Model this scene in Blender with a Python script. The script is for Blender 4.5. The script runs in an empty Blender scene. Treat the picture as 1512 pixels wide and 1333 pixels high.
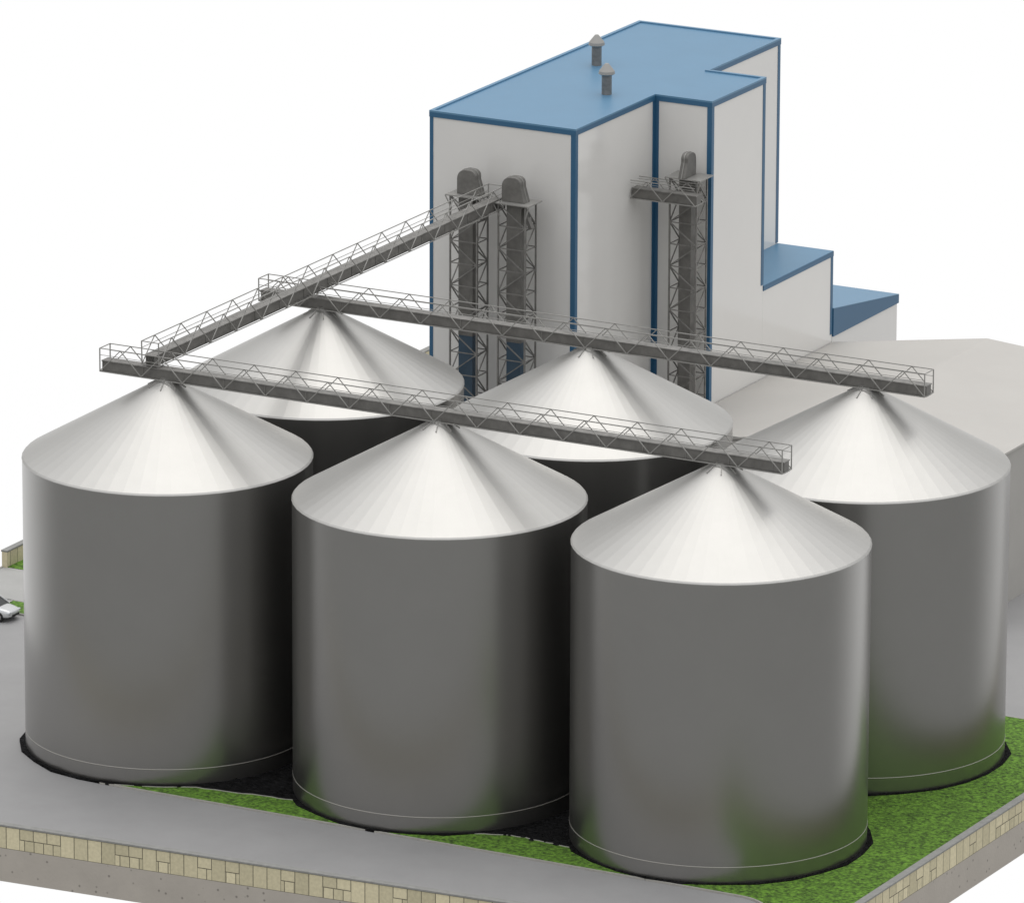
import bpy, bmesh, random
import numpy as np
from math import *
from mathutils import Vector, Matrix
random.seed(4)
scn=bpy.context.scene
COL=scn.collection

# ------------------------------------------------------------ materials
def mat(name,base,rough=.6,metal=0.,var=0.,scale=1.,bump=0.,bscale=None,var2=None,stretch=(1,1,1),spec=None,bdist=.05,speck=None,sk=(.45,1.55)):
    m=bpy.data.materials.new(name); m.use_nodes=True
    nt=m.node_tree; n=nt.nodes; l=nt.links
    b=n['Principled BSDF']
    b.inputs['Roughness'].default_value=rough; b.inputs['Metallic'].default_value=metal
    b.inputs['Base Color'].default_value=(*base,1)
    if spec is not None: b.inputs['Specular IOR Level'].default_value=spec
    if var or bump:
        tc=n.new('ShaderNodeTexCoord'); mp=n.new('ShaderNodeMapping'); l.new(tc.outputs['Object'],mp.inputs[0])
        mp.inputs['Scale'].default_value=stretch
    if var:
        t=n.new('ShaderNodeTexNoise'); t.inputs['Scale'].default_value=scale; t.inputs['Detail'].default_value=8; t.inputs['Roughness'].default_value=.65
        l.new(mp.outputs[0],t.inputs['Vector'])
        r=n.new('ShaderNodeValToRGB'); e=r.color_ramp.elements
        e[0].position=.3; e[1].position=.7
        c2=var2 if var2 else tuple(min(1,x*(1+var)) for x in base)
        c1=tuple(x*(1-var) for x in base)
        e[0].color=(*c1,1); e[1].color=(*c2,1)
        l.new(t.outputs['Fac'],r.inputs[0]); out=r.outputs[0]
        if speck:
            v=n.new('ShaderNodeTexNoise');v.inputs['Scale'].default_value=speck;v.inputs['Detail'].default_value=3
            l.new(mp.outputs[0],v.inputs['Vector'])
            q=n.new('ShaderNodeMapRange');q.inputs['From Min'].default_value=.3;q.inputs['From Max'].default_value=.7;q.inputs['To Min'].default_value=sk[0];q.inputs['To Max'].default_value=sk[1]
            l.new(v.outputs['Fac'],q.inputs['Value'])
            s=n.new('ShaderNodeVectorMath');s.operation='SCALE';l.new(out,s.inputs[0]);l.new(q.outputs[0],s.inputs['Scale']);out=s.outputs[0]
        l.new(out,b.inputs['Base Color'])
    if bump:
        t2=n.new('ShaderNodeTexNoise'); t2.inputs['Scale'].default_value=bscale or scale*4; t2.inputs['Detail'].default_value=6
        l.new(mp.outputs[0],t2.inputs['Vector'])
        bp=n.new('ShaderNodeBump'); bp.inputs['Strength'].default_value=bump; bp.inputs['Distance'].default_value=bdist
        l.new(t2.outputs['Fac'],bp.inputs['Height']); l.new(bp.outputs[0],b.inputs['Normal'])
    return m
M={}
M['silo']=mat('galvanised_wall',(.365,.36,.35),.29,.95,.02,.25)  # same metal as the roof; darker base colour paints in its dimmer reflections
M['cone']=mat('galvanised_roof',(.475,.47,.455),.41,.86,.02,.6)
M['seam']=mat('seam_metal',(.42,.41,.38),.5,.5)
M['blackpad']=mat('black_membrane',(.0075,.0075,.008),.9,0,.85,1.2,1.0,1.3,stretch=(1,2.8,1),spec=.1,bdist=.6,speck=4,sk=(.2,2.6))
M['wallw']=mat('white_cladding',(.76,.75,.73),.12,0,.02,.12,spec=.7)
M['blue']=mat('blue_roof',(.10,.232,.37),.4,0,.03,.3)
M['bluetrim']=mat('blue_trim',(.031,.12,.23),.4)
M['steel']=mat('galvanised_steel',(.21,.205,.195),.5,.3,.3,2.0)
M['steell']=mat('light_steel',(.34,.335,.32),.5,.4)
M['dark']=mat('dark_steel',(.175,.17,.16),.5,.3,.22,1.5)
M['bluegrey']=mat('blue_grey_casing',(.04,.075,.115),.4)  # dark blue-grey tone for the lower part of the elevator casings
M['hall']=mat('warehouse_roof_sheet',(.48,.465,.44),.6,0,.03,.2)
M['hallw']=mat('warehouse_wall_render',(.42,.41,.39),.7,0,.04,.3)
M['asph']=mat('road_concrete',(.31,.308,.31),.7,0,.05,.25,.15,12)
M['walk']=mat('pavement_concrete',(.38,.38,.37),.8,0,.06,.5,.1,12)
M['kerb']=mat('kerb_concrete',(.40,.39,.36),.8,0,.1,2)
M['grass']=mat('lawn_grass',(.085,.19,.016),.9,0,.15,.9,1.0,7,var2=(.12,.25,.024),speck=4.5,bdist=.1,sk=(.3,1.75))
M['soil']=mat('soil_edge',(.45,.415,.37),.9,0,.06,.5,.25,6)
def specks(m,scale,rad,dark):
    nt=m.node_tree;n=nt.nodes;l=nt.links;b=n['Principled BSDF']
    src=b.inputs['Base Color'].links[0].from_socket
    tc=n.new('ShaderNodeTexCoord');v=n.new('ShaderNodeTexVoronoi');v.inputs['Scale'].default_value=scale;l.new(tc.outputs['Object'],v.inputs['Vector'])
    q=n.new('ShaderNodeMapRange');q.inputs['From Min'].default_value=rad*.5;q.inputs['From Max'].default_value=rad;q.inputs['To Min'].default_value=dark;q.inputs['To Max'].default_value=1
    l.new(v.outputs['Distance'],q.inputs['Value'])
    s=n.new('ShaderNodeVectorMath');s.operation='SCALE';l.new(src,s.inputs[0]);l.new(q.outputs[0],s.inputs['Scale']);l.new(s.outputs[0],b.inputs['Base Color'])
specks(M['soil'],1.7,.17,.55)
M['cope']=mat('coping_stone',(.26,.26,.25),.8,0,.15,2)
M['paint']=mat('car_paint',(.58,.59,.60),.2,.3)
M['glass']=mat('car_glass',(.015,.018,.02),.08)
M['tyre']=mat('tyre_rubber',(.02,.02,.02),.8)
M['rim']=mat('rim_alloy',(.5,.5,.5),.3,.9)
M['lamp']=mat('headlamp_glass',(.6,.62,.65),.1)
M['red']=mat('tail_lamp',(.35,.01,.01),.2)
def brickmat():
    m=bpy.data.materials.new('block_wall'); m.use_nodes=True
    nt=m.node_tree;n=nt.nodes;l=nt.links;b=n['Principled BSDF'];b.inputs['Roughness'].default_value=.85
    tc=n.new('ShaderNodeTexCoord');s=n.new('ShaderNodeSeparateXYZ');c=n.new('ShaderNodeCombineXYZ')
    l.new(tc.outputs['Object'],s.inputs[0]);l.new(s.outputs['X'],c.inputs['X']);l.new(s.outputs['Z'],c.inputs['Y'])
    def brick(w,h,off,squash):
        br=n.new('ShaderNodeTexBrick');br.inputs['Scale'].default_value=1;br.offset=off;br.squash=squash;br.squash_frequency=2
        br.inputs['Brick Width'].default_value=w;br.inputs['Row Height'].default_value=h;br.inputs['Mortar Size'].default_value=.032
        br.inputs['Color1'].default_value=(.74,.67,.46,1);br.inputs['Color2'].default_value=(.55,.50,.34,1);br.inputs['Mortar'].default_value=(.17,.155,.11,1)
        br.inputs['Mortar Smooth'].default_value=.35
        l.new(c.outputs[0],br.inputs['Vector']);return br
    b1=brick(.92,1.38,.0,1.0);b2=brick(.92,.69,.5,.7)
    # stretches of tall upright blocks alternate with stacked small ones
    dv=n.new('ShaderNodeMath');dv.operation='DIVIDE';l.new(s.outputs['X'],dv.inputs[0]);dv.inputs[1].default_value=.92
    fl=n.new('ShaderNodeMath');fl.operation='FLOOR';l.new(dv.outputs[0],fl.inputs[0])
    wn=n.new('ShaderNodeTexWhiteNoise');wn.noise_dimensions='1D';l.new(fl.outputs[0],wn.inputs['W'])
    gt=n.new('ShaderNodeMath');gt.operation='GREATER_THAN';gt.inputs[1].default_value=.45;l.new(wn.outputs['Value'],gt.inputs[0])
    mc=n.new('ShaderNodeMix');mc.data_type='RGBA';l.new(gt.outputs[0],mc.inputs[0]);l.new(b1.outputs['Color'],mc.inputs[6]);l.new(b2.outputs['Color'],mc.inputs[7])
    mf=n.new('ShaderNodeMix');l.new(gt.outputs[0],mf.inputs[0]);l.new(b1.outputs['Fac'],mf.inputs[2]);l.new(b2.outputs['Fac'],mf.inputs[3])
    t=n.new('ShaderNodeTexNoise');t.inputs['Scale'].default_value=5;t.inputs['Detail'].default_value=8;l.new(tc.outputs['Object'],t.inputs['Vector'])
    mr=n.new('ShaderNodeMapRange');mr.inputs['To Min'].default_value=.75;mr.inputs['To Max'].default_value=1.22
    l.new(t.outputs['Fac'],mr.inputs['Value'])
    mx=n.new('ShaderNodeVectorMath');mx.operation='SCALE';l.new(mc.outputs[2],mx.inputs[0]);l.new(mr.outputs[0],mx.inputs['Scale'])
    l.new(mx.outputs[0],b.inputs['Base Color'])
    bp=n.new('ShaderNodeBump');bp.inputs['Strength'].default_value=.5;bp.inputs['Distance'].default_value=.04;bp.invert=True
    l.new(mf.outputs[0],bp.inputs['Height']);l.new(bp.outputs[0],b.inputs['Normal'])
    return m
M['block']=brickmat()

# ------------------------------------------------------------ helpers
def empty(name,loc=(0,0,0),label=None,cat=None,group=None):
    o=bpy.data.objects.new(name,None); o.location=loc; COL.objects.link(o)
    if label: o['label']=label
    if cat: o['category']=cat
    if group: o['group']=group
    return o
class MB:
    def __init__(s): s.v=[];s.f=[]
    def box(s,x0,y0,z0,x1,y1,z1):
        b=len(s.v); s.v+=[(x,y,z) for z in (z0,z1) for x,y in ((x0,y0),(x1,y0),(x1,y1),(x0,y1))]
        s.f+=[tuple(b+i for i in q) for q in ((3,2,1,0),(4,5,6,7),(0,1,5,4),(1,2,6,5),(2,3,7,6),(3,0,4,7))]
    def beam(s,p,q,w=.06,h=None):
        h=h or w; p=Vector(p);q=Vector(q);d=(q-p).normalized()
        up=Vector((0,0,1)) if abs(d.z)<.95 else Vector((0,1,0))
        a=d.cross(up).normalized();u=a.cross(d).normalized()
        b=len(s.v)
        for c in (p,q):
            for i,j in ((-1,-1),(1,-1),(1,1),(-1,1)): s.v.append(tuple(c+a*i*w/2+u*j*h/2))
        s.f+=[tuple(b+i for i in k) for k in ((0,1,2,3),(7,6,5,4),(0,4,5,1),(1,5,6,2),(2,6,7,3),(3,7,4,0))]
    def prism(s,poly,z0,z1):
        b=len(s.v);n=len(poly); s.v+=[(x,y,z0) for x,y in poly]+[(x,y,z1) for x,y in poly]
        s.f.append(tuple(b+i for i in reversed(range(n))));s.f.append(tuple(b+n+i for i in range(n)))
        for i in range(n): j=(i+1)%n; s.f.append((b+i,b+j,b+n+j,b+n+i))
    def rev(s,prof,n=32,cx=0,cy=0,cap=True):
        b=len(s.v)
        for r,z in prof:
            for i in range(n):
                a=2*pi*i/n; s.v.append((cx+r*cos(a),cy+r*sin(a),z))
        for k in range(len(prof)-1):
            for i in range(n):
                j=(i+1)%n; s.f.append((b+k*n+i,b+k*n+j,b+(k+1)*n+j,b+(k+1)*n+i))
        if cap:
            s.f.append(tuple(b+i for i in reversed(range(n)))); s.f.append(tuple(b+(len(prof)-1)*n+i for i in range(n)))
    def obj(s,name,m,parent=None,smooth=False,bevel=0,loc=None,rotz=0,fix=True,**props):
        me=bpy.data.meshes.new(name); me.from_pydata(s.v,[],s.f); me.update()
        if fix:
            bm=bmesh.new();bm.from_mesh(me);bmesh.ops.recalc_face_normals(bm,faces=bm.faces);bm.to_mesh(me);bm.free()
        me.materials.append(M[m] if isinstance(m,str) else m)
        if smooth:
            for p in me.polygons: p.use_smooth=True
        o=bpy.data.objects.new(name,me); COL.objects.link(o)
        if parent: o.parent=parent
        if loc: o.location=loc
        if rotz: o.rotation_euler=(0,0,rotz)
        if bevel:
            bv=o.modifiers.new('b','BEVEL');bv.width=bevel;bv.segments=2;bv.limit_method='ANGLE'
        for k,v in props.items(): o[k]=v
        return o

# ------------------------------------------------------------ camera (solved)
cx,cy,cz,yaw,pit,roll,f=256.8347,-432.5827,162.8211,.4934,.2788,.0039,12472.1
fw=Vector((-sin(yaw)*cos(pit),cos(yaw)*cos(pit),-sin(pit)))
r=Vector((cos(yaw),sin(yaw),0));u=r.cross(fw)
r2=r*cos(roll)+u*sin(roll);u2=u*cos(roll)-r*sin(roll)
cd=bpy.data.cameras.new('camera');co=bpy.data.objects.new('camera',cd);COL.objects.link(co)
cd.sensor_width=36;cd.sensor_fit='HORIZONTAL';cd.lens=f/1512*36;cd.clip_start=10;cd.clip_end=3000
mw=Matrix.Identity(4)
for i in range(3): mw[i][0]=r2[i];mw[i][1]=u2[i];mw[i][2]=-fw[i]
mw[0][3],mw[1][3],mw[2][3]=cx,cy,cz
co.matrix_world=mw; scn.camera=co

# ------------------------------------------------------------ ground
def fy(x): return -22.76+(x-1.52)*0.0628
XL,XR,YB=-29.2,53.35,90
g=MB();g.prism([(XL,fy(XL)),(XR,fy(XR)),(XR,YB),(XL,YB)],-2.1,0)
g.obj('ground','soil',kind='structure')
g=MB();e=.02
g.prism([(XL+e,fy(XL)+e),(XR-e,fy(XR)+e),(XR-e,YB-e),(XL+e,YB-e)],.0,.005)
g.obj('road','asph',kind='structure')
g=MB();g.prism([(-28.9,21),(-10,21),(-10,27),(-27.2,27),(-27.2,84),(-12,84),(-12,88),(-28.9,88)],.006,.06)
g.obj('pavement','walk',kind='structure',bevel=.01)
arc=[(44.6+3*sin(a),-12.3+3*cos(a)) for a in [i*pi/2/10 for i in range(11)]]
lawn=[(1.9,-9.3),*arc,(47.6,fy(47.6)+.6),(52.85,fy(52.85)+.6),(52.85,29.8),(30,29.8),(30,-3),(3,-3)]
g=MB();g.prism(lawn,.006,.09);g.obj('lawn','grass',kind='structure')
g=MB();g.prism([(-24.2,18.5),(-12,18.5),(-12,20.7),(-24.2,20.7)],.006,.09);g.obj('lawn','grass',kind='structure')
g=MB();g.prism([(-28.85,27.1),(-27.35,27.1),(-27.35,84),(-28.85,84)],.006,.1);g.obj('lawn','grass',kind='structure')
g=MB()
pts=[(0.5,-9.3),(1.9,-9.3)]+arc+[(47.6,fy(47.6)+.6)]
for a,b in zip(pts,pts[1:]): g.beam((*a,.06),(*b,.06),.11,.1)
for a,b in [((30,29.87),(52.85,29.87)),((-24.27,18.43),(-12,18.43)),((-24.27,20.77),(-12,20.77)),((-24.27,18.43),(-24.27,20.77)),((-28.9,21),(-28.9,27)),((-27.28,27.1),(-27.28,84))]: g.beam((*a,.06),(*b,.06),.11,.1)
g.obj('kerb','kerb',kind='structure')
# uneven, ragged pad edge between the silos
edge0=[(1.5,-9.15),(2.8,-8.75),(4.6,-8.1),(6.2,-7.3),(8.0,-7.05),(12.6,-6.55),(17,-7),(22.0,-7.8),(24.9,-6.95),(27.5,-6.05),(29.5,-6.1),(31.9,-6.35),(34,-7.3),(38.4,-6.8)]
edge=[]
for (ax,ay),(bx,by) in zip(edge0,edge0[1:]):
    m=max(2,int((bx-ax)/.45))
    for i in range(m):
        t=i/m;edge.append((ax+(bx-ax)*t,ay+(by-ay)*t+random.uniform(-.09,.09)))
edge.append(edge0[-1])
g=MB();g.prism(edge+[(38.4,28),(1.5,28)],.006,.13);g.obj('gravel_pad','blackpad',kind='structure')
g=MB()
for a,b in zip(edge[:-1],edge[1:]): g.beam((a[0],a[1]-.04,.09),(b[0],b[1]-.04,.09),.05,.08)
g.obj('kerb','kerb',kind='structure')
# loose clods on the black ground
g=MB()
def clod(x,y,s):
    b=len(g.v);a=random.uniform(0,3)
    for i in range(5): g.v.append((x+s*cos(a+i*1.257)*random.uniform(.7,1.2),y+s*sin(a+i*1.257)*random.uniform(.4,.8),.12))
    g.v.append((x,y,.12+s*random.uniform(.4,.8)))
    for i in range(5): g.f.append((b+i,b+(i+1)%5,b+5))
cen=[(i*19.2242+j*.0574,j*19.4103) for j in range(2) for i in range(3)]
c=0
while c<900:
    x,y=random.uniform(3,38),random.uniform(-6.4,12)
    if all((x-p)**2+(y-q)**2>9.2**2 for p,q in cen): clod(x,y,random.uniform(.06,.28));c+=1
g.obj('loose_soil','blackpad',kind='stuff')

# ------------------------------------------------------------ boundary walls
def bwall(p,q,h,label):
    p=Vector(p);q=Vector(q);L=(q-p).length;ang=atan2(q.y-p.y,q.x-p.x)
    E=empty('boundary_wall',(p.x,p.y,0),label,'wall','block walls around the yard');E.rotation_euler=(0,0,ang)
    a=MB();a.box(0,0,0.006,L,.4,h-.12);a.obj('wall','block',E)
    a=MB();a.box(-.03,-.05,h-.12,L+.03,.45,h);a.obj('coping','cope',E,bevel=.02)
bwall((XL,fy(XL)),(XR,fy(XR)),1.5,'long tan block wall with grey coping beside the road')
bwall((XR,fy(XR)+.5),(XR,YB),1.5,'tan block wall with grey coping beside the lawn')
bwall((-28.95,YB),(-28.95,27),1.25,'weathered block wall behind a narrow grass verge')

# ------------------------------------------------------------ silos
H,HC,R,S,TY,DX=18.5911,4.9648,9.0,19.2242,19.4103,.0574
def build_silo():
    E=empty('grain_silo',(0,0,0))
    a=MB();a.rev([(R,.05),(R,H)],160,cap=False);a.obj('silo_wall','silo',E,smooth=True)
    a=MB();a.rev([(R+.004,1.07),(R+.02,1.08),(R+.02,1.12),(R+.004,1.13)],160,cap=False);a.obj('base_band','seam',E,smooth=True)
    n=56
    a=MB();prof=[(R+.03,H-.03),(R+.03,H+.02),(R-.06,H+.12),(.4,H+HC)]
    a.rev(prof,n,cap=False)
    a.obj('silo_roof','cone',E)
    a=MB();a.rev([(.42,H+HC-.15),(.42,H+HC+.1),(.2,H+HC+.14)],24);a.obj('roof_cap','steel',E)
    a=MB()
    for i in range(8):
        q=2*pi*i/8+.2;rr=1.25;zz=H+.12+(HC-.12)*(R-.06-rr)/(R-.46)
        a.beam((.3*cos(q),.3*sin(q),H+HC+.05),(rr*cos(q),rr*sin(q),zz+.02),.07)
    a.obj('support_frame','steell',E)
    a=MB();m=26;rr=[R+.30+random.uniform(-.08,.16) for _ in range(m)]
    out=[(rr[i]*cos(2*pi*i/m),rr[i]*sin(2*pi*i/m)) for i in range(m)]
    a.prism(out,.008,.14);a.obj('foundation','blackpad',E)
    return E
E0=build_silo()
labels=['galvanised grain silo beside the concrete road','galvanised grain silo standing between two others','galvanised grain silo at the corner of the lawn',
 'galvanised grain silo behind another near the mill','galvanised grain silo in front of the white mill','galvanised grain silo on grass beside the warehouse']
kids=list(E0.children)
for j in range(2):
    for i in range(3):
        k=j*3+i
        if k==0: E=E0
        else:
            E=E0.copy();COL.objects.link(E)
            for c in kids:
                d=c.copy();COL.objects.link(d);d.parent=E
        E.location=(i*S+j*DX,j*TY,0);E.rotation_euler=(0,0,.9*k)
        E['label']=labels[k];E['category']='silo';E['group']='grain silos in two rows'

# ------------------------------------------------------------ conveyors
def conveyor(p,q,label,hz=1.5,per=2.9,ribs=True,ends=True):
    p=Vector(p);q=Vector(q);d=q-p;L=d.length
    E=empty('chain_conveyor',p,label,'conveyor','overhead conveyors')
    E.rotation_euler=d.to_track_quat('X','Z').to_euler()
    a=MB();a.box(0,-.32,0,L,.32,.62);a.obj('trough','dark',E,bevel=.02)
    a=MB();a.box(-.02,-.4,.62,L+.02,.4,.68);a.box(-.02,-.38,-.03,L+.02,.38,.0)
    k=0
    while ribs and k*2.9<L: a.box(k*2.9,-.35,.02,k*2.9+.05,.35,.64);k+=1
    a.obj('flange','steel',E)
    a=MB();w=.62;t=.05
    for s in (-w,w):
        a.beam((0,s,hz),(L,s,hz),t);a.beam((0,s,.02),(L,s,.02),t)
        a.beam((0,s,1.08),(L,s,1.08),.03)
        n=max(1,round(L/per));st=L/n
        for i in range(n):
            x=i*st
            a.beam((x,s,.05),(x+st/2,s,hz),.05);a.beam((x+st/2,s,hz),(x+st,s,.05),.05)
        if ends:
            for x in (0,L): a.beam((x,s,0),(x,s,hz),.06)
    for i in range(n+1):
        a.beam((i*st,-w,.02),(i*st,w,.02),.05)
    if ends:
        for x in (0,L): a.beam((x,-w,hz),(x,w,hz),.05)
    a.obj('railing_truss','steell',E)
    return E
zb=H+HC-.02
conveyor((-4.45,0,zb),(42.75,0,zb),'grey steel conveyor with railing over three silo tops')
conveyor((-4.3,TY,zb),(42.8,TY,zb),'grey steel conveyor with railing over the rear silos')
conveyor((-1,-.3,24.3),(.62,41.6,25.25),'long grey conveyor running from the elevators to silos')

# ------------------------------------------------------------ elevators
def lattice(a,x0,x1,y0,y1,z0,z1,step=1.55,t=.1):
    for x in (x0,x1):
        for y in (y0,y1): a.beam((x,y,z0),(x,y,z1),t)
    n=round((z1-z0)/step);st=(z1-z0)/n
    for i in range(n):
        za=z0+i*st;zc=za+st
        for (p,q) in (((x0,y0),(x1,y0)),((x1,y0),(x1,y1)),((x0,y1),(x1,y1)),((x0,y0),(x0,y1))):
            a.beam((*p,za),(*q,za),.06)
            if i%2: a.beam((*p,za),(*q,zc),.07)
            else: a.beam((*q,za),(*p,zc),.07)
def hood(a,w,d,h,along='x',fl=.3):
    rr=w/2*.9
    prof=[(-w/2,0),(-w/2,h-rr)]
    prof+=[(-w/2+rr-rr*cos(pi/2*i/7),h-rr+rr*sin(pi/2*i/7)) for i in range(1,8)]
    prof+=[(w/2-rr*.7+rr*.7*sin(pi/2*i/7),h-rr*.7+rr*.7*cos(pi/2*i/7)) for i in range(0,7)]
    prof+=[(w/2,h-rr),(w/2+fl,0)]
    m=len(prof);b=len(a.v)
    for s in (-d/2,d/2):
        for x,z in prof: a.v.append((x,s,z) if along=='x' else (s,-x,z))
    a.f.append(tuple(b+i for i in range(m)));a.f.append(tuple(b+m+i for i in reversed(range(m))))
    for i in range(m): j=(i+1)%m;a.f.append((b+i,b+j,b+m+j,b+m+i))
def elevator(x,y,zt,label,along='x',low=True,hs=0):
    E=empty('bucket_elevator',(x,y,0),label,'grain elevator','bucket elevators beside the mill')
    a=MB();lattice(a,-1.0,1.0,-.75,.75,.02,zt);a.obj('lattice_tower','steel',E)
    a=MB()
    if along=='x': a.box(-.58,-.4,16.3,.5,.4,zt)
    else: a.box(-.45,-.35,1,.4,.35,zt)
    a.obj('casing','dark',E,bevel=.02)
    if low:
        a=MB();a.box(-.56,-.38,.3,.48,.38,16.3);a.obj('casing','bluegrey',E,label='blue grey lower casing')
    a=MB();a.box(-1.3,-.95,zt,1.35,1.0,zt+.08)
    a.beam((-1.3,-.9,zt),(-.9,-.75,zt-.9),.07);a.beam((1.35,-.9,zt),(1.0,-.75,zt-.9),.07)
    a.obj('platform','steell',E)
    a=MB()
    if along=='x': hood(a,1.42,.8,1.66,along)
    else: hood(a,1.3,.5,1.62,along,.4)
    o=a.obj('elevator_head','dark',E,bevel=.04);o.location=(hs,0,zt+.08)
    a=MB()
    if along=='x': hood(a,1.48,.06,1.69,along)
    else: hood(a,1.36,.06,1.65,along,.42)
    o=a.obj('head_flange','steell',E);o.location=(hs,0,zt+.08)
    a=MB()
    a.beam((.5,0,zt-.4),(1.2,-.2,zt-1.6),.28);a.obj('spout','dark',E)
    return E
elevator(-1.45,41.6,25.85,'grey bucket elevator in a lattice tower against mill')
elevator(2.15,41.6,25.75,'grey bucket elevator with conveyor joined to its head',hs=-.25)
elevator(8.75,53.4,25.7,'narrow bucket elevator in the corner of the mill','y',False)
conveyor((5.5,51.9,24.3),(10.3,51.9,24.3),'short grey conveyor between elevator and mill wall',hz=1.25,per=2.4,ribs=False,ends=False)

# ------------------------------------------------------------ mill building
x0,x1,x2,y0,y1,y2,y3,ZT=-5.5103,5.3632,9.6292,43.6731,54.9925,62.9004,73.6457,30.5498
E=empty('mill_building',(0,0,0),'tall white mill building with blue roof and corner trim','building')
foot=[(x0,y0),(x1,y0),(x1,y1),(x2,y1),(x2,y2),(x1,y2),(x1,y3),(x0,y3)]
a=MB();a.prism(foot,.01,ZT-.3);a.obj('wall','wallw',E)
def grow(poly,d):
    n=len(poly);o=[]
    for i in range(n):
        p=Vector(poly[i-1]);c=Vector(poly[i]);q=Vector(poly[(i+1)%n])
        a_=(c-p).normalized();b_=(q-c).normalized()
        n1=Vector((a_.y,-a_.x));n2=Vector((b_.y,-b_.x))
        o.append(tuple(c+n1*d+n2*d))
    return o
a=MB();a.prism(grow(foot,.06),ZT-.34,ZT-.02)
rf=a.obj('roof_fascia','bluetrim',E)
a=MB();a.prism(grow(foot,.0),ZT-.02,ZT+.0);
roof=a.obj('roof','blue',E)
a=MB()
g1=grow(foot,.06);g2=grow(foot,-.2)
for i in range(8):
    j=(i+1)%8
    b=len(a.v);a.v+=[(*g1[i],ZT-.02),(*g1[j],ZT-.02),(*g2[j],ZT-.02),(*g2[i],ZT-.02),(*g1[i],ZT+.1),(*g1[j],ZT+.1),(*g2[j],ZT+.1),(*g2[i],ZT+.1)]
    a.f+=[tuple(b+k for k in q) for q in ((4,5,6,7),(0,1,5,4),(3,2,6,7))]
a.obj('roof_edge','blue',roof)
def vent(x,y):
    C=empty('chimney');C.parent=roof;C.location=(x,y,ZT)
    a=MB();a.rev([(.34,0),(.34,1.42)],24);a.obj('pipe','steel',C,smooth=False)
    a=MB();a.rev([(.36,1.3),(.56,1.42),(.52,1.6),(.2,2.0),(.12,2.1)],24);a.obj('rain_hat','steell',C)
vent(-2.1,60.8);vent(2.4,53.7)
w=.32;p=.035;zt=ZT-.34
def L(pieces,parent=E):
    a=MB()
    for q in pieces: a.box(*q)
    bm=a.obj('corner_trim','bluetrim',parent)
L([(x0-p,y0-p,.02,x0+w*.7,y0-.001,zt),(x0-p,y0-.001,.02,x0-.001,y0+w,zt)])
L([(x1-w,y0-p,.02,x1+p,y0-.001,zt),(x1+.001,y0-.001,.02,x1+p,y0+w,zt)])
L([(x1+.001,y1-w,.02,x1+p,y1-.001,zt),(x1+p,y1-p,.02,x1+w,y1-.001,zt)])
L([(x2-w,y1-p,.02,x2+p,y1-.001,zt),(x2+.001,y1-.001,.02,x2+p,y1+w,zt)])
L([(x2+.001,y2-w,16.2,x2+p,y2+p,zt)])
L([(x1+.001,y3-w,16.2,x1+p,y3+p,zt)])

E=empty('annex_building',(0,0,0),'lower white annex with flat blue roof behind stair tower','building')
a=MB();a.box(x1+.01,y2+.01,.01,x2,y3,15.75);a.obj('wall','wallw',E)
a=MB();a.box(x1+.01,y2+.04,15.75,x2+.05,y3+.05,16.1);a.obj('roof_fascia','bluetrim',E)
a=MB();a.box(x1+.01,y2+.04,16.1,x2+.03,y3+.03,16.13);a.obj('roof','blue',E)
a=MB();a.box(x2+.001,y3-.3,10.2,x2+.03,y3+.03,15.75);a.obj('corner_trim','bluetrim',E)
E=empty('shed_building',(0,0,0),'low white shed with sloping blue roof','building')
Y6=84.0
a=MB();a.box(-3,y3+.07,.01,x2,Y6,9.98);a.obj('wall','wallw',E)
a=MB()
A=[(-3.2,y3+.07,10),(x2+.1,y3+.07,10),(x2+.1,Y6+.1,10),(-3.2,Y6+.1,10)];B=[(-3.2,y3+.07,12.0),(x2+.1,y3+.07,12.0),(x2+.1,Y6+.1,10.6),(-3.2,Y6+.1,10.6)]
a.v=A+B;a.f=[(3,2,1,0),(0,1,5,4),(1,2,6,5),(2,3,7,6),(3,0,4,7)];a.obj('roof_fascia','bluetrim',E)
a=MB();a.v=[(x,y,z+.001) for x,y,z in B]+[(x,y,z+.04) for x,y,z in B];a.f=[(3,2,1,0),(4,5,6,7),(0,1,5,4),(1,2,6,5),(2,3,7,6),(3,0,4,7)];a.obj('roof','blue',E)

# ------------------------------------------------------------ warehouse
E=empty('warehouse',(0,0,0),'wide low warehouse with pale shallow gabled roof','building')
hx0,hx1,hm,hy0,hy1=x2+.08,33.2,21.4,46,y3
def gab(a,zl,zm,zr,z0s,o=0):
    n=[(hx0,zl),(hm,zm),(hx1+o,zr)]
    b=len(a.v)
    for y in (hy0-o,hy1+o):
        for x,z in n: a.v.append((x,y,z))
        for x,z in reversed(n): a.v.append((x,y,z0s if z0s is not None else z-.15))
    a.f+=[tuple(b+i for i in range(6)),tuple(b+11-i for i in range(6))]
    for i in range(6): j=(i+1)%6;a.f.append((b+i,b+j,b+6+j,b+6+i))
a=MB();gab(a,9.45,11.25,10.35,.01);a.obj('wall','hallw',E)
a=MB();gab(a,9.62,11.42,10.52,None,.12);a.obj('roof','hall',E)

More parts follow.
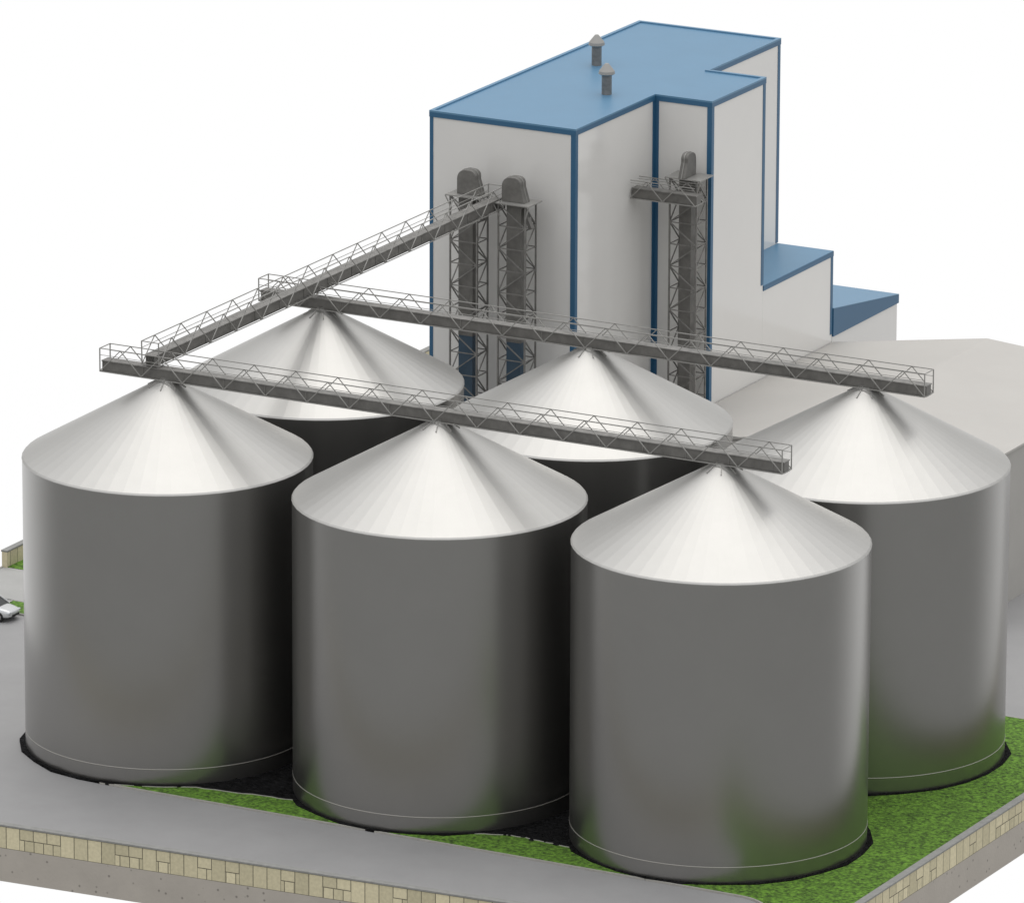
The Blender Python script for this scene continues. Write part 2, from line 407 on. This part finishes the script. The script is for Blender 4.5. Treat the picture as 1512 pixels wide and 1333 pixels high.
# ------------------------------------------------------------ car
def car():
    E=empty('parked_car',(-24.0,17.25,.01),'silver hatchback car parked beside a grass strip','car')
    st=[(-2.12,.62,.42,.78),(-2.02,.78,.28,.92),(-1.6,.86,.22,.98),(-.6,.88,.2,.95),(.5,.88,.2,.93),(1.1,.87,.2,.90),(1.6,.84,.22,.82),(2.0,.74,.26,.72),(2.14,.58,.36,.6)]
    a=MB()
    def ring(x,w,zb,zt): return [(x,-w*.9,zb),(x,-w,zb+.12),(x,-w,zb+(zt-zb)*.6),(x,-w*.9,zt-.03),(x,-w*.6,zt),(x,w*.6,zt),(x,w*.9,zt-.03),(x,w,zb+(zt-zb)*.6),(x,w,zb+.12),(x,w*.9,zb)]
    for s in st: a.v+=ring(*s)
    n=10
    for k in range(len(st)-1):
        for i in range(n): j=(i+1)%n;a.f.append((k*n+i,k*n+j,(k+1)*n+j,(k+1)*n+i))
    a.f.append(tuple(reversed(range(n))));a.f.append(tuple((len(st)-1)*n+i for i in range(n)))
    o=a.obj('body','paint',E,smooth=True);sb=o.modifiers.new('s','SUBSURF');sb.levels=2;sb.render_levels=2
    a=MB()
    a.v=[(-1.95,-.72,.88),(1.2,-.74,.84),(1.2,.74,.84),(-1.95,.72,.88),(-1.5,-.6,1.37),(.3,-.6,1.4),(.3,.6,1.4),(-1.5,.6,1.37)]
    a.f=[(3,2,1,0),(4,5,6,7),(0,1,5,4),(1,2,6,5),(2,3,7,6),(3,0,4,7)]
    a.obj('window','glass',E,bevel=.04)
    a=MB();a.v=[(-1.62,-.63,1.36),(.4,-.63,1.385),(.4,.63,1.385),(-1.62,.63,1.36),(-1.5,-.55,1.44),(.2,-.55,1.46),(.2,.55,1.46),(-1.5,.55,1.44)]
    a.f=[(3,2,1,0),(4,5,6,7),(0,1,5,4),(1,2,6,5),(2,3,7,6),(3,0,4,7)]
    for s in (-1,1):
        a.beam((.38,s*.615,1.38),(1.22,s*.755,.86),.07);a.beam((-.55,s*.625,1.38),(-.6,s*.77,.88),.07);a.beam((-1.55,s*.61,1.37),(-1.98,s*.73,.88),.12)
    a.obj('roof','paint',E,bevel=.02)
    for x in (-1.3,1.32):
        for s in (-1,1):
            W=empty('wheel',(x,s*.80,.33));W.parent=E
            a=MB();a.rev([(.22,-.1),(.31,-.1),(.33,-.07),(.33,.07),(.31,.1),(.22,.1)],28,cap=True);t=a.obj('tyre','tyre',W);t.rotation_euler=(pi/2,0,0)
            a=MB();a.rev([(.21,.102),(.05,.112)],12)
            for i in range(5):
                q=2*pi*i/5;a.beam((0,0,.12),(.2*cos(q),.2*sin(q),.12),.06)
            t=a.obj('rim','rim',W);t.rotation_euler=(pi/2*(-s),0,0)
    for s in (-1,1):
        a=MB();a.box(1.88,s*.6-.16,.56,2.08,s*.6+.12,.68);a.obj('headlight','lamp',E,bevel=.03)
        a=MB();a.box(-2.09,s*.62-.12,.72,-1.96,s*.62+.1,.88);a.obj('tail_light','red',E,bevel=.03)
    a=MB();a.box(2.02,-.42,.34,2.16,.42,.48);a.obj('grille','tyre',E,bevel=.02)
    for s in (-1,1):
        a=MB();a.box(.75,s*.93-.09,.88,.9,s*.93+.09,1.0);a.obj('mirror','paint',E,bevel=.03)
car()

# ------------------------------------------------------------ light
w=bpy.data.worlds.new('World');scn.world=w;w.use_nodes=True
nt=w.node_tree;n=nt.nodes;l=nt.links;bg=n['Background']
tc=n.new('ShaderNodeTexCoord');s=n.new('ShaderNodeSeparateXYZ');l.new(tc.outputs['Generated'],s.inputs[0])
def mrange(src,a,b,c=0,d=1,sm=True):
    m=n.new('ShaderNodeMapRange');m.interpolation_type='SMOOTHSTEP' if sm else 'LINEAR'
    m.inputs['From Min'].default_value=a;m.inputs['From Max'].default_value=b;m.inputs['To Min'].default_value=c;m.inputs['To Max'].default_value=d
    l.new(src,m.inputs['Value']);return m.outputs[0]
dot=n.new('ShaderNodeVectorMath');dot.operation='DOT_PRODUCT';l.new(tc.outputs['Generated'],dot.inputs[0]);dot.inputs[1].default_value=(-sin(yaw),cos(yaw),0)
back=mrange(dot.outputs['Value'],.05,.85)
def mixc(f_,a,b):
    m=n.new('ShaderNodeMix');m.data_type='RGBA';l.new(f_,m.inputs[0])
    for k,c in ((6,a),(7,b)):
        if isinstance(c,tuple): m.inputs[k].default_value=(*c,1)
        else: l.new(c,m.inputs[k])
    return m.outputs[2]
low=mixc(back,(.37,.37,.365),(1,1,1))
up=mixc(mrange(s.outputs['Z'],.1,.75),(.60,.60,.59),(1.18,1.18,1.19))
fin=mixc(mrange(s.outputs['Z'],-.05,.08),low,up)
l.new(fin,bg.inputs[0]);bg.inputs[1].default_value=1.0
sd=bpy.data.lights.new('sun','SUN');sd.energy=.78;sd.angle=radians(42);sd.color=(1,.97,.92)
so=bpy.data.objects.new('sun',sd);COL.objects.link(so)
el,az=radians(62),radians(115)
dv=Vector((cos(el)*cos(az),cos(el)*sin(az),sin(el)))
so.rotation_euler=dv.to_track_quat('Z','Y').to_euler()
scn.view_settings.view_transform='Standard';scn.view_settings.look='None';scn.view_settings.exposure=0
